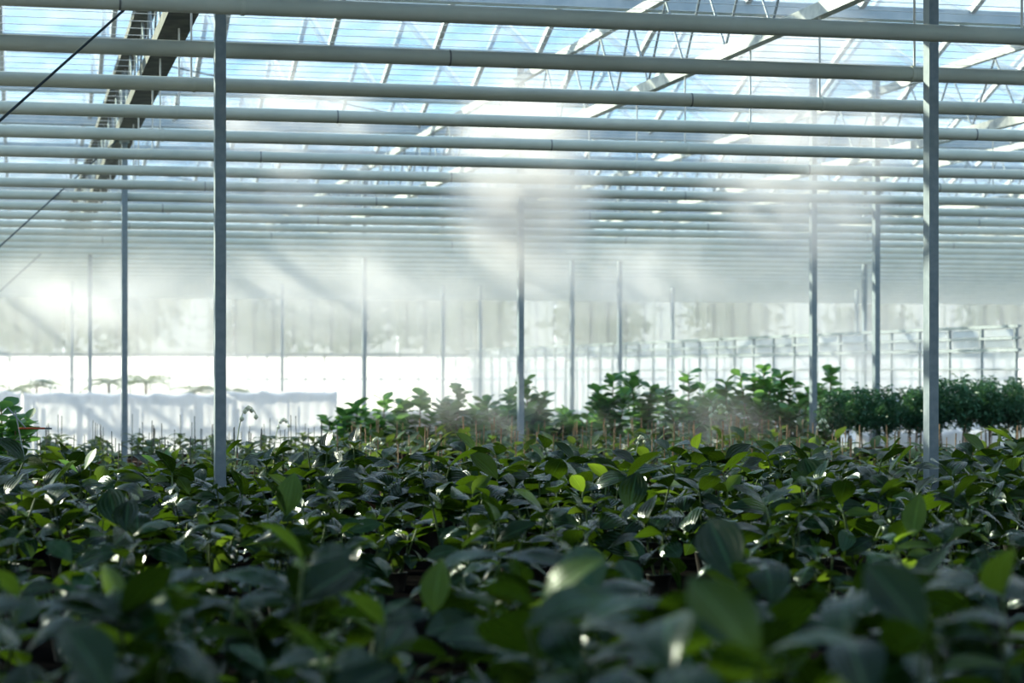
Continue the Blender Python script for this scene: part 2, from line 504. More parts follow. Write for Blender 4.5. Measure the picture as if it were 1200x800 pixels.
for k in range(34):
    y = 27.6 + k * 1.1
    ob('mullion', pm_me, wr, (0, y, 0)); ob('pane', pp_me, wr, (0, y, 0))
    ob('top_pane', pt_me if k < 7 or k % 5 == 0 else pq2_me, wr, (0, y, 0)); ob('top_pane', pq_me, wr, (0, y, 0))

REG = {}
def column(x, y):
    return 600 + FPX * math.tan(math.atan2(x, y) - YAW)
def zone(px):
    for lim, nm in ((180, 'at far left'), (330, 'by the nearest left post'), (520, 'left of the middle post'), (700, 'by the middle post'),
                    (880, 'right of the middle post'), (1020, 'left of the nearest right post')):
        if px < lim: return nm
    return 'by the nearest right post' if px < 1130 else 'at far right'
def register(o, base, px):
    REG.setdefault(base, []).append((px, o.name, o))
def finish_labels():
    for base, l in REG.items():
        l.sort(key=lambda q: q[:2])
        for i, (_, _, o) in enumerate(l):
            o['label'] = base if len(l) == 1 else base + ', ' + ORD[i] + ' from left'

# ------------------------------------------------------------------ posts
PW, PD = 0.0725, 0.105
post_me = MB().box(-PW / 2, PW / 2, -PD / 2, PD / 2, 0.02, ZG - 0.1).mesh('shaft', M['post'])
foot_me = MB().box(-0.11, 0.11, -0.11, 0.11, 0, 0.02).mesh('foot_plate', M['galv'])
cap_me = MB().box(-0.06, 0.06, -0.09, 0.09, ZB - 0.10, ZB - 0.06).mesh('head_plate', M['galv'])
def post(X, Y, label, group=None):
    t = thing('greenhouse_post', label, 'post', (X, Y, 0), 0, group)
    ob('shaft', post_me, t); ob('foot_plate', foot_me, t); ob('head_plate', cap_me, t)
    return t
post(ROWS[0], Y1, 'nearest steel post on the left, a broad blue-grey column with bright left edge')
post(ROWS[1], Y1, 'nearest steel post on the right, cream sunlit left face and blue shaded face')
post(ROWS[0], Y1 + BAY, 'slim grey post standing just left of the nearest left post')
post(ROWS[0], Y1 + 2 * BAY, 'thin hazy post third in the left row, in front of white sheets')
post(ROWS[0], Y1 + 3 * BAY, 'faintest post of the left row, far back in the mist')
post(ROWS[1], Y1 + BAY, 'pale post in the middle of the photo among round-leaved shrubs')
post(ROWS[1], Y1 + 2 * BAY, 'slim pale post rising at the right end of the white sheets')
post(ROWS[1], Y1 + 3 * BAY, 'thin distant post seen before the middle of the white sheets')
post(10.58, Y1 + BAY, 'sunlit post between round-leaved shrubs and the small-leaved trees on the right')
post(10.58, Y1 + 2 * BAY, 'slim pale post just right of the middle post, ending behind misty shrubs')
post(10.58, Y1 + 3 * BAY, 'thin distant post between the end of the white sheets and the middle post')
post(11.50, Y1 + BAY, 'hazy post rising behind small-leaved trees left of the nearest right post')
for X, Y in ((ROWS[2], Y1 + 2 * BAY), (ROWS[2], Y1 + 3 * BAY), (ROWS[3], Y1 + 2 * BAY), (ROWS[3], Y1 + 3 * BAY), (ROWS[4], Y1 + 3 * BAY), (ROWS[4], Y1 + 2 * BAY), (ROWS[5], Y1 + 3 * BAY)):
    register(post(X, Y, '', 'far posts on the right'), 'thin hazy far post near the glazed partition on the right', column(X, Y))

# ------------------------------------------------------------------ trusses
def truss(X, label, first_y, detail, mat='truss', w=0.045):
    t = thing('lattice_truss', label, 'truss', (X, 0, 0))
    build('bottom_chord', MB().box(-w, w, first_y, YE - 0.4, ZB - 0.06, ZB + 0.06), mat, t)
    build('top_chord', MB().box(-w * 0.85, w * 0.85, first_y, YE - 0.4, ZT - 0.05, ZT + 0.05), mat, t)
    h = ZT - ZB - 0.10
    st = 0.62
    n = int((YE - 0.4 - first_y) / (2 * st))
    fwd = MB().tube([(0, 0, ZB + 0.05), (0, st, ZT - 0.05)], 0.013, 5)
    bck = MB().tube([(0, 2 * st, ZB + 0.05), (0, st, ZT - 0.05)], 0.013, 5)
    if detail:
        a, b = fwd.mesh('web_bar', M['web']), bck.mesh('web_bar', M['web'])
        for k in range(n):
            y = first_y + k * 2 * st
            ob('web_bar', a, t, (0, y, 0)); ob('web_bar', b, t, (0, y, 0))
    else:
        mb = MB()
        for k in range(n):
            y = first_y + k * 2 * st
            mb.tube([(0, y, ZB + 0.05), (0, y + st, ZT - 0.05)], 0.013, 4, caps=False)
            mb.tube([(0, y + 2 * st, ZB + 0.05), (0, y + st, ZT - 0.05)], 0.013, 4, caps=False)
        o = build('web', mb, 'web', t); o['kind'] = 'stuff'
    return t
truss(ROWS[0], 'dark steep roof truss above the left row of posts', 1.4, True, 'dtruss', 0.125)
truss(ROWS[1], 'pale lattice truss crossing the middle of the roof towards the left', 1.4, True)
truss(ROWS[2], 'sunlit lattice truss crossing behind the top of the nearest right post', 14.2, True)
truss(ROWS[3], 'hazy truss low across the right part of the roof', 27.0, True)
truss(ROWS[4], 'faint truss far right, lowest of the roof trusses', 27.0, False)
truss(ROWS[5], 'farthest roof truss, mostly lost behind pipes at the right edge', 40.0, False)
truss(-3.81, 'roof truss outside the left edge of the photo', 1.4, False)

# ------------------------------------------------------------------ hanging pipes
PL, PRt = -12.0, 40.0
def pipe_meshes():
    out = []
    for r in (0.056, 0.052):
        out.append(MB().tube([(PL, 0, 0), (PRt, 0, 0)], r, 14).mesh('tube', M['pipe']))
    return out
tube_me = pipe_meshes()
sleeve_me = MB().tube([(-0.006, 0, 0), (0.006, 0, 0)], 0.0575, 14).mesh('coupling', M['seam'])
hang_me = MB().tube([(0, 0, 0.03), (0, 0, ZB - HP - 0.05)], 0.009, 6).mesh('hanger_rod', M['rod'])
clip_me = MB().tube([(-0.012, 0, 0), (0.012, 0, 0)], 0.062, 10).mesh('clip', M['pipe'])
ORD = ('first second third fourth fifth sixth seventh eighth ninth tenth eleventh twelfth thirteenth fourteenth fifteenth sixteenth '
       'seventeenth eighteenth nineteenth twentieth twenty-first twenty-second twenty-third twenty-fourth twenty-fifth twenty-sixth '
       'twenty-seventh twenty-eighth twenty-ninth thirtieth').split()
why = {0: 'topmost pipe, passing in front of both nearest posts', 1: 'pipe second from the top, crossing just in front of the nearest posts',
       2: 'pipe third from the top, first to pass behind the nearest left post'}
for i in range(-4, 29):
    y = 12.739 + 1.7946 * i
    if i < 0:
        lab, grp = 'pale pipe above the top edge of the photo, %s in front of the topmost one' % ORD[-1 - i], 'pipes overhead'
    elif i < 3:
        lab, grp = 'pale grey-green hanging ' + why[i], 'hanging pipes under the trusses'
    elif i < 12:
        lab, grp = 'pale horizontal hanging pipe under the trusses, %s from the top' % ORD[i], 'hanging pipes under the trusses'
    else:
        lab, grp = 'distant pipe in the dense misty stripes under the roof, %s pipe from the top' % ORD[i], 'far pipes in the mist'
    t = thing('hanging_pipe', lab, 'pipe', (0, y, HP), 0, grp)
    ob('tube', tube_me[0], t)
    off = (i * 2.37) % 5.0
    if i < 14:
        for k in range(9):
            ob('coupling', sleeve_me, t, (PL + 0.6 + off + k * 6.0, 0, 0))
    for X in [-3.81] + ROWS:
        ob('hanger_rod', hang_me, t, (X + (0.02 if i % 2 else -0.02), 0, 0))
        ob('clip', clip_me, t, (X, 0, 0))

# thin screen wires at the level of the bottom chords
wm = MB()
for k in range(120):
    y = 16 + k * 0.40
    wm.tube([(-10, y, ZB + 0.10), (40, y, ZB + 0.10)], 0.0035, 3, caps=False)
tag(build('screen_wires', wm, 'swire'), 'fine pale support wires stretched across the roof above the pipes', 'wires', None, 'stuff')
# diagonal braces on the left
for k, lab in ((0, 'dark diagonal brace wire crossing the top left corner'), (1, 'second dark diagonal wire, lower at the left edge'), (2, 'faint third diagonal wire far back at the left edge')):
    y = Y1 + k * BAY
    tag(build('brace_wire', MB().tube([(ROWS[0] - 0.04, y + 0.02, ZB - 0.02), (-3.8, y + 0.02, 0.05)], 0.010, 6), 'wire'), lab, 'wire')
for X in (-3.81,):
    for k in range(4):
        post(X, Y1 + k * BAY, 'steel post outside the left edge of the photo, %s nearest' % ORD[k], 'posts beyond the left edge')
# sloping roof braces between the middle trusses
for k, (x0, x1, y) in enumerate(((4.3, 6.45, 27.3), (3.6, 6.45, 40.1))):
    tag(build('roof_brace', MB().tube([(x0 - 2.9, y, ZG - 0.15), (x1, y, ZB + 0.1)], 0.012, 5), 'web'),
        ('thin grey roof brace sloping down to the middle truss', 'fainter roof brace behind, sloping down to the middle truss')[k], 'brace')

# ------------------------------------------------------------------ leaves
def leaf_mesh(name, L, W, droop, fold, mat, nu=4, nv=6, shape=0.9, wav=0.0, curl=0.0):
    mb = MB(); vs, fs, uvs = [], [], []
    for j in range(nv + 1):
        t = j / nv
        w = W * 0.5 * (math.sin(PI * t ** shape) ** 0.8 if 0 < t < 1 else 0.0) 
        if j == 0: w = W * 0.03
        if j == nv: w = W * 0.02
        a = droop * t
        y = L * (math.sin(a) / droop if abs(droop) > 1e-4 else t)
        z = -L * ((1 - math.cos(a)) / droop if abs(droop) > 1e-4 else 0)
        for i in range(nu + 1):
            u = i / nu * 2 - 1
            zz = z + fold * abs(u) * w - curl * u * u * w + wav * math.sin(7 * t + 2 * u) * w
            vs.append((u * w, y, zz)); uvs.append((i / nu, t))
    for j in range(nv):
        for i in range(nu):
            a = j * (nu + 1) + i
            fs.append((a, a + 1, a + nu + 2, a + nu + 1))
    mb.add(vs, fs, True, uvs)
    return mb.mesh(name, M[mat] if isinstance(mat, str) else mat)

BL = [leaf_mesh('leaf', 0.225, 0.128, d, f, 'leaf', nv=7, wav=w, curl=c, shape=1.12) for d, f, w, c in
      ((0.7, 0.25, 0.05, 0.15), (1.1, 0.3, 0.08, 0.2), (1.7, 0.2, 0.05, 0.25), (0.3, 0.35, 0.05, 0.05), (1.4, 0.1, 0.1, 0.35), (0.9, 0.3, 0.05, 0.1))]
GL = [leaf_mesh('leaf', 0.17, 0.09, d, 0.3, 'glow', wav=0.06) for d in (0.3, 0.8)]
SL = [leaf_mesh('leaf', 0.165, 0.082, d, 0.2, 'sleaf', nu=2, nv=5) for d in (0.5, 1.0, 1.5)]
RL = [leaf_mesh('leaf', 0.16, 0.125, d, 0.12, 'round', nu=4, nv=6, shape=1.3) for d in (0.1, 0.4, 0.8)]

def dir_rot(az, el, roll=0.0):
    """euler so the leaf (+Y long axis) points at azimuth az, elevation el"""
    m = Matrix.Rotation(az - PI / 2, 4, 'Z') @ Matrix.Rotation(el, 4, 'X') @ Matrix.Rotation(roll, 4, 'Y')
    return m.to_euler()

pot_me = MB().lathe([(0.055, 0), (0.075, 0.12), (0.08, 0.125), (0.072, 0.128), (0.068, 0.11), (0.0, 0.108)], 10).mesh('pot', M['pot'])
potr_me = MB().lathe([(0.045, 0), (0.06, 0.10), (0.065, 0.105), (0.058, 0.106), (0.0, 0.09)], 8).mesh('pot', M['potr'])
BZ = 0.72      # bench top

def broad_plant(seed, label, h=0.53, nst=3, upright=0.0, glow=0.08, big=1.0):
    r = random.Random(seed)
    t = thing('broad_leaved_plant', label, 'plant')
    ob('pot', pot_me, t)
    smb = MB()
    for s in range(nst):
        a0 = 2 * PI * s / nst + r.uniform(-0.5, 0.5)
        lean = r.uniform(0.06, 0.17) if nst > 1 else 0.03
        hh = h * r.uniform(0.70, 1.10)
        base = Vector((0.02 * math.cos(a0), 0.02 * math.sin(a0), 0.10))
        tip = Vector((lean * math.cos(a0), lean * math.sin(a0), hh - 0.06))
        mid = (base + tip) / 2 + Vector((r.uniform(-.02, .02), r.uniform(-.02, .02), 0))
        smb.tube([base, mid, tip], 0.008, 5, 0.005)
        az = r.uniform(0, 2 * PI)
        for k, f in enumerate((0.48, 0.74, 1.0)):
            p = base.lerp(tip, f)
            az += PI / 2 + r.uniform(-0.35, 0.35)
            for side in (0, 1):
                if k == 0 and side and r.random() < 0.4: continue
                el = (-0.05, 0.22, 0.50)[k] + r.uniform(-0.55, 0.5) + upright * (0.3 + 0.3 * k)
                sz = big * r.uniform(0.75, 1.25) * (1.0 if k < 2 else 0.9)
                me = r.choice(GL) if r.random() < glow else r.choice(BL)
                o = ob('leaf', me, t, p, dir_rot(az + PI * side, el, r.uniform(-0.85, 0.85)), (sz, sz, sz))
    build('stem', smb, 'stem', t)
    t['look'] = 'yellow-tinged' if sum(1 for c in t.children if c.data in GL) > 2 else ('bushy' if nst > 3 else 'dark')
    note_kids(t)
    return t

LAB_F = 'dark glossy broad-leaved pot plant in the blurred front rows along the bottom of the photo'
LAB_M = 'dark broad-leaved pot plant in the shaded middle of the bench, behind the blurred front rows'
LAB_B = 'broad-leaved pot plant in the sunlit back rows near the two nearest posts'
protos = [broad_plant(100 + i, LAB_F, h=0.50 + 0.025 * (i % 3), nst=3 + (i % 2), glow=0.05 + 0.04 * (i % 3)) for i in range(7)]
used = set()
# (photo column, depth, kind, label)
SPECIAL = []
spots = []
row = 0
y = 3.9
while y < 16.8:
    x0, x1 = at(-50, y), at(1250, y)
    step = 0.56
    x = x0 - R.uniform(0, step)
    while x < x1:
        spots.append((x + R.uniform(-.13, .13), y + R.uniform(-.11, .11), y, row))
        x += step
    y += 0.55
    row += 1
special_pts = [
    # photo column, depth, scale, seed, label, options
    (335, 10.3, 1.0, 501, 'tall plant with one big upright yellow-green leaf, right of the nearest left post', 'up'),
    (738, 11.6, 1.0, 502, 'plant holding up one broad ribbed leaf with pale rim, right of the middle', 'rib'),
    (508, 6.6, 0.9, 503, 'small plant with a bright yellow-green upright leaf in the dark lower middle', 'glow'),
    (850, 14.6, 1.0, 504, 'plant lifting one dark rounded leaf above its neighbours, right of the middle post', 'dark'),
    (630, 13.4, 1.0, 505, 'plant with a large arched leaf just below the middle post', 'arch'),
    (1188, 12.6, 1.15, 506, 'tall bright green plant at the right edge near the nearest right post', 'tall'),
    (1070, 8.6, 1.0, 507, 'plant with an upright pale-green leaf low on the right', 'glow'),
    (95, 13.8, 1.05, 508, 'plant with a round backlit leaf standing up left of the nearest left post', 'round'),
    (188, 15.2, 1.0, 509, 'small plant with two raised round leaves before the white sheets', 'round'),
    (40, 5.6, 1.1, 510, 'blurred plant with large pale leaves in the lower left corner', 'front'),
    (590, 7.0, 1.05, 511, 'blurred plant with two pale leaves side by side in the lower middle', 'front'),
    (1130, 5.4, 1.1, 512, 'blurred bright green plant in the lower right corner', 'front'),
    (250, 6.8, 1.0, 513, 'blurred plant with a flat grey-green leaf at lower left', 'front'),
    (790, 5.2, 1.1, 514, 'blurred plant with broad flat leaves at the bottom, right of the middle', 'front'),
]
def clear_of(x, y):
    for (px, Y, *_r) in special_pts:
        if (at(px, Y) - x) ** 2 + (Y - y) ** 2 < 0.20 ** 2: return False
    for X in ROWS[:2]:
        if (X - x) ** 2 + (Y1 - y) ** 2 < 0.16 ** 2: return False
    return True
n_broad = 0
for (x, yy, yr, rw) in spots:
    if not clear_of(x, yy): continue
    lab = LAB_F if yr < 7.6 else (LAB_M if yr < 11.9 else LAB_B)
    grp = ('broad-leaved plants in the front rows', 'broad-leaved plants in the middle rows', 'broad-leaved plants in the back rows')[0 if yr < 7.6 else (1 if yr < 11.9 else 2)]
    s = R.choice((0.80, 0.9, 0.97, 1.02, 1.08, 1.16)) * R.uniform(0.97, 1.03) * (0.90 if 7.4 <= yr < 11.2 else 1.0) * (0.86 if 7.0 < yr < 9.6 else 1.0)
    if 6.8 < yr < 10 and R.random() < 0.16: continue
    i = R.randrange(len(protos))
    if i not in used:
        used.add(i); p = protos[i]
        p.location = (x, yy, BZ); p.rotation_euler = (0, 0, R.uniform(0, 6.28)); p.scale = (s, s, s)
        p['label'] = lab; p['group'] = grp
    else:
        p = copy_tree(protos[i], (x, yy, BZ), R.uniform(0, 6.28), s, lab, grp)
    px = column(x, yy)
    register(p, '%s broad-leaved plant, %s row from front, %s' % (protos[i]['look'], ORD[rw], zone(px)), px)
    n_broad += 1
print('broad plants', n_broad)
to_cam = lambda X, Y: math.atan2(-Y, -X)
for (px, Y, s, seed, lab, opt) in special_pts:
    t = broad_plant(seed, lab, h=0.52, nst=2, glow=0.5 if opt in ('glow', 'tall') else 0.1)
    X = at(px, Y)
    t.location = (X, Y, BZ); t.scale = (s, s, s)
    t['group'] = 'single broad-leaved plants that stand out'
    top = (0, 0, 0.47)
    a = to_cam(X, Y)
    if opt == 'up':
        ob('leaf', GL[0], t, top, dir_rot(a + 2.6, 1.25, 0.3), (1.5, 1.35, 1.35))
        ob('leaf', BL[3], t, top, dir_rot(a - 1.2, 1.15, -0.2), (1.15, 1.1, 1.1))
    elif opt == 'rib':
        ob('leaf', BL[0], t, (0, 0, 0.36), dir_rot(a + 2.8, 1.3, 0.1), (1.35, 1.3, 1.3))
    elif opt == 'glow':
        ob('leaf', GL[0], t, (0, 0, 0.45), dir_rot(a + 2.7, 1.35, 0.0), (1.3, 1.2, 1.2))
    elif opt == 'dark':
        ob('leaf', BL[3], t, (0, 0, 0.50), dir_rot(a + 1.9, 0.75, 0.5), (1.3, 1.1, 1.1))
        ob('leaf', BL[3], t, (0, 0, 0.50), dir_rot(a - 0.9, 0.5, 0.5), (1.1, 1.0, 1.0))
    elif opt == 'arch':
        ob('leaf', BL[2], t, (0, 0, 0.55), dir_rot(a + 1.5, 0.5, 0.4), (1.5, 1.5, 1.5))
        ob('leaf', BL[1], t, (0, 0, 0.55), dir_rot(a - 1.3, 0.4, 0.2), (1.3, 1.3, 1.3))
    elif opt == 'tall':
        for q in range(5):
            ob('leaf', GL[q % 2], t, (0, 0, 0.46 + 0.04 * q), dir_rot(a + 1.2 * q, 0.6, 0.2), (1.1, 1.1, 1.1))
    elif opt == 'round':
        ob('leaf', RL[0], t, (0.02, 0, 0.52), dir_rot(a + 1.7, 1.1, 0.3), (0.9, 0.9, 0.9))
        ob('leaf', RL[1], t, (-0.02, 0, 0.50), dir_rot(a - 1.5, 0.8, 0.3), (0.9, 0.9, 0.9))
    else:
        ob('leaf', BL[0], t, (0, 0, 0.52), dir_rot(a + 1.3, 0.15, 0.2), (1.25, 1.2, 1.2))
        ob('leaf', BL[1], t, (0, 0, 0.52), dir_rot(a - 1.5, 0.25, -0.2), (1.2, 1.15, 1.15))

# ------------------------------------------------------------------ staked young plants behind
def staked(seed, cane='cane', hcane=0.50, spike=False):
    r = random.Random(seed)
    t = thing('staked_plant', '', 'plant')
    ob('pot', potr_me, t)
    build('cane', MB().tube([(0.02, 0, 0.05), (0.02 + r.uniform(-.02, .02), r.uniform(-.02, .02), hcane)], 0.006 if cane == 'cane' else 0.0042, 5), cane, t)
    hs = r.uniform(0.34, 0.44)
    build('stem', MB().tube([(0, 0, 0.09), (r.uniform(-.02, .02), 0, hs)], 0.005, 5), 'stem', t)
    az = r.uniform(0, 6)
    for k in range(11):
        az += 2.4
        f = 0.25 + 0.75 * k / 10
        ob('leaf', r.choice(SL), t, (0, 0, 0.09 + (hs - 0.09) * f), dir_rot(az, r.uniform(0.1, 0.9), r.uniform(-.3, .3)), [r.uniform(0.8, 1.25)] * 3)
    if spike:
        pts = []
        ln = 0.2
        for q in range(9):
            u = q / 8
            pts.append((0.02 + 0.16 * u ** 1.6, 0, 0.28 + 0.50 * math.sin(min(u * 1.25, 1.25) * PI / 2 * 1.05)))
        sp = build('flower_spike', MB().tube(pts, 0.005, 5, 0.003), 'spike', t)
        for q in (4, 5, 6, 7, 8):
            p = Vector(pts[q])
            bm_ = MB().lathe([(0.0, 0.018), (0.015, 0.006), (0.018, -0.009), (0.0, -0.024)], 6)
            build('bud', bm_, 'bud', sp, p + Vector((0, r.uniform(-.008, .008), -0.016)))
    note_kids(t)
    return t
LS1 = 'young plant tied to a brown cane in the crowded rows before the round-leaved shrubs'
LS2 = 'young plant with a thin dark stake in front of the white plastic sheets'
LS3 = 'young caned plant below the small-leaved trees, behind the nearest right post'
pA = [staked(200 + i, 'cane', 0.50 + 0.03 * i) for i in range(4)]
pB = [staked(220 + i, 'dcane', 0.50 + 0.04 * i) for i in range(4)]
first = {}
n_st = 0
srow = 0
y = 17.3
while y < 26.3:
    x = at(-40, y) - R.uniform(0, .4)
    while x < at(1240, y):
        px = 600 + FPX * math.tan(math.atan2(x, y) - YAW)
        left = px < 400
        pr = pB if left else pA
        i = R.randrange(4)
        lab = LS2 if left else (LS1 if px < 985 else LS3)
        grp = 'staked plants before the white sheets' if left else ('staked plants before the shrubs' if px < 985 else 'staked plants below the trees')
        if y > 22.2 and px > 955:
            x += 0.52; continue
        loc = (x + R.uniform(-.1, .1), y + R.uniform(-.1, .1), BZ)
        key = (left, i)
        if key not in first:
            first[key] = 1
            o = pr[i]; o.location = loc; o.rotation_euler = (0, 0, R.uniform(0, 6)); o['label'] = lab; o['group'] = grp
        else:
            o = copy_tree(pr[i], loc, R.uniform(0, 6), R.uniform(0.9, 1.12), lab, grp)
        register(o, '%s, %s staked row, %s' % ('plant with dark stake' if left else 'plant on brown cane', ORD[srow], zone(px)), px)
        n_st += 1
        x += 0.52
    y += 0.62; srow += 1
print('staked', n_st)
for px, Y, s, rz, lab in (
        (272, 17.0, 1.15, 0.3, 'tall arching flower spike with pale buds right of the nearest left post'),
        (318, 19.5, 0.95, 0.2, 'low arching spike over yellow-green leaves before the white sheets'),
        (428, 17.6, 0.80, 0.0, 'drooping pale flower spikes below the leftmost round-leaved shrub'),
        (448, 17.2, 0.76, 2.9, 'arching bud spike just right of the drooping pale spikes'),
        (495, 17.4, 0.78, 0.4, 'drooping bud spike below the shrubs, left of the middle post'),
        (832, 19.0, 1.08, 1.2, 'upright pale spike with buds in front of the right-hand shrubs'),
        (860, 20.5, 1.08, 2.5, 'slender hanging spike beside the upright pale spike'),
        (950, 18.0, 0.96, 0.1, 'arching white-stemmed spike beside the sunlit post on the right'),
        (742, 17.5, 0.8, 0.5, 'leaning pale spike between shrubs and broad leaves, right of the middle')):
    t = staked(int(px), 'cane', 0.45, True)
    t.location = (at(px, Y), Y, BZ); t.rotation_euler = (0, 0, rz); t.scale = (s, s, s)
    tag(t, lab, 'plant', 'plants with flower spikes')

# ------------------------------------------------------------------ round-leaved shrubs
def shrub(px, Y, top, label, n=60, wid=0.26, seed=0, lift=0.0):
    r = random.Random(seed or int(px * 7 + Y))
    t = thing('round_leaved_shrub', label, 'shrub', (at(px, Y), Y, BZ), r.uniform(0, 6), 'round-leaved shrubs')
    H = top - BZ
    ob('pot', pot_me, t)
    smb = MB()
    ns = 5
    per = n // ns
    for s in range(ns):
        a0 = 2 * PI * s / ns + r.uniform(-.5, .5)
        hh = H * (1.0 if s == 0 else r.uniform(0.62, 0.93)) - 0.10
        rad = wid * (0.25 if s == 0 else r.uniform(0.45, 1.0))
        b = Vector((0, 0, 0.10)); tip = Vector((rad * math.cos(a0), rad * math.sin(a0), hh))
        mid = b.lerp(tip, 0.5) + Vector((rad * 0.2 * math.cos(a0), rad * 0.2 * math.sin(a0), 0.02))
        smb.tube([b, mid, tip], 0.011, 5, 0.006)
        az = r.uniform(0, 6)
        for k in range(per):
            f = 0.10 + 0.90 * (k + r.random() * 0.5) / per
            p = (b.lerp(mid, f * 2) if f < 0.5 else mid.lerp(tip, f * 2 - 1))
            az += PI / 2 + (PI / 2 if k % 2 else 0) + r.uniform(-.3, .3)
            el = 0.15 + 0.85 * max(0, f - 0.4) + r.uniform(-.25, .3)
            ob('leaf', r.choice(RL), t, p, dir_rot(az, el, r.uniform(-.5, .5)), [r.uniform(0.95, 1.35)] * 3)
    build('stem', smb, 'bark', t)
    return t
def zt(py, Y): return EYE + (434.3 - py) / FPX * (Y * 1.01)
SH = [(412, 27.6, 465, 'leftmost round-leaved shrub, low and dense beside the white sheets'),
      (452, 28.3, 458, 'shrub with a pale rounded tip, second from the left end of the shrub row'),
      (492, 28.0, 455, 'shrub with two separate round leaves at its tip, third from the left'),
      (532, 27.4, 446, 'shrub with a tall leafy tip left of the middle post'),
      (562, 29.0, 470, 'low hazy shrub just left of the middle post'),
      (592, 27.9, 449, 'shrub with a forked V-shaped tip touching the middle post'),
      (622, 28.4, 437, 'tall shrub rising just behind the middle post'),
      (655, 29.6, 476, 'low misty shrub right of the middle post'),
      (690, 29.2, 468, 'thin misty shrub in the gap between two tall clumps'),
      (716, 27.8, 434, 'shrub with a forked tip at the left of the right-hand clump'),
      (748, 28.2, 431, 'broad dark shrub leaning right, top of the right-hand clump'),
      (776, 28.8, 452, 'shrub with a small yellow leaf, in the middle of the right-hand clump'),
      (808, 27.6, 428, 'tall shrub with big rounded leaves in the middle of the right-hand clump'),
      (828, 28.9, 445, 'lower shrub behind the tall rounded one, right of the middle'),
      (855, 28.0, 438, 'narrow shrub with a yellowish upright tip'),
      (888, 27.5, 423, 'tallest round-leaved shrub, left of the sunlit right-hand post'),
      (914, 28.0, 431, 'twin-topped shrub next to the tallest one'),
      (938, 27.7, 452, 'lower dark shrub touching the left side of the sunlit right-hand post'),
      (968, 28.4, 424, 'loose pale shrub just right of the sunlit right-hand post'),
      (8, 19.6, 459, 'dark round-leaved shrub cut by the left edge of the photo')]
for k, (px, Y, py, lab) in enumerate(SH):
    tall = py < 450
    shrub(px, Y, zt(py, Y), lab, n=210 if tall else 160, wid=0.36 if px > 400 else 0.24)

# ------------------------------------------------------------------ small-leaved trees on the right
def scatter_leaves(r, n, rx, ry, rz, cz, L, W, mb, low=-1.0):
    for _ in range(n):
        while True:
            p = Vector((r.uniform(-1, 1), r.uniform(-1, 1), r.uniform(low, 1)))
            if p.length <= 1: break
        p = p * (0.55 + 0.45 * r.random())
        c = Vector((p.x * rx, p.y * ry, cz + p.z * rz))
        m = Euler((r.uniform(-.9, .5), r.uniform(-.6, .6), r.uniform(0, 6.28))).to_matrix()
        q = [m @ Vector(v) for v in ((0, 0, 0), (W / 2, L * .45, 0.01), (0, L, -0.01), (-W / 2, L * .45, 0.01))]
        mb.add([c + v for v in q], [(0, 1, 2, 3)])
def small_tree(px, Y, label, me, s, r):
    t = thing('small_leaved_tree', label, 'tree', (at(px, Y), Y, BZ), r.uniform(0, 6), 'small-leaved trees on the right bench')
    t.scale = (s, s, s)
    ob('pot', pot_me, t)
    ob('trunk', trunk_me, t); ob('cane', tcane_me, t)
    o = ob('foliage', me, t); o['kind'] = 'stuff'
    register(t, label, px)
trunk_me = MB().tube([(0, 0, 0.10), (0.012, 0.01, 0.35), (0, 0, 0.75)], 0.012, 6, 0.008).mesh('trunk', M['bark'])
tcane_me = MB().tube([(0.03, 0.0, 0.08), (0.035, 0.01, 0.62)], 0.006, 5).mesh('cane', M['cane'])
fol = []
for i in range(3):
    mb = MB(); rr = random.Random(40 + i)
    scatter_leaves(rr, 90, 0.2, 0.2, 0.16, 0.93, 0.085, 0.036, mb)
    scatter_leaves(rr, 620, 0.25, 0.25, 0.33, 0.66, 0.075, 0.036, mb)
    fol.append(mb.mesh('foliage', M['hedge']))
tr = random.Random(5)
k = 0
for row_i, Y in enumerate((25.5, 26.1, 26.7)):
    px = 975 + row_i * 9
    while px < 1214:
        if True:
            where = 'left of the nearest right post' if px < 1075 else ('behind the nearest right post' if px < 1106 else 'right of the nearest right post')
            rown = ('front', 'second', 'back')[row_i]
            small_tree(px, Y, 'young small-leaved tree, %s row, %s' % (rown, where), fol[k % 3], tr.uniform(0.86, 0.95) if px < 1080 else tr.uniform(0.97, 1.08), tr)
        px += 29 * 26.5 / Y * tr.uniform(0.9, 1.1); k += 1
tag(build('brown_board', MB().box(at(1005, 26.8), at(1062, 26.8), 26.80, 26.84, BZ, BZ + 0.14), 'wood'),
    'brown wooden board lying under the small-leaved trees left of the nearest right post', 'board')

# ------------------------------------------------------------------ white sheets, benches, covers
def sheet_mesh(x0, x1, y0, y1, h, seed, amp=0.11):
    """plastic sheet draped over a bench frame: folded front, sagging top edge"""
    r = random.Random(seed); mb = MB(); vs, fs = [], []
    n = int((x1 - x0) / 0.06)
    ph = [r.uniform(0, 6) for _ in range(4)]
    for i in range(n + 1):
        u = i / n; x = x0 + (x1 - x0) * u
        w = amp * (math.sin(x * 9 + ph[0]) * 0.5 + math.sin(x * 29 + ph[1]) * 0.55 + math.sin(x * 4.1 + ph[2]) * 0.6)
        sag = -0.05 * math.sin(PI * ((u * 3) % 1.0)) + 0.015 * math.sin(x * 13 + ph[3])
        for (yy, zz, f) in ((y0, 0.03, 1.0), (y0, h * 0.5, 0.7), (y0, h - 0.05 + sag, 0.3), (y0 + 0.1, h + sag, 0.1), (y1, h + sag * 0.5, 0.0)):
            vs.append((x, yy + w * f, zz))
    for i in range(n):
        for j in range(4):
            a = i * 5 + j; fs.append((a, a + 5, a + 6, a + 1))
    mb.add(vs, fs, True)
    return mb
wsx = [at(-30, 37.5), at(26, 37.5), at(143, 37.5), at(262, 37.5), at(396, 37.5)]
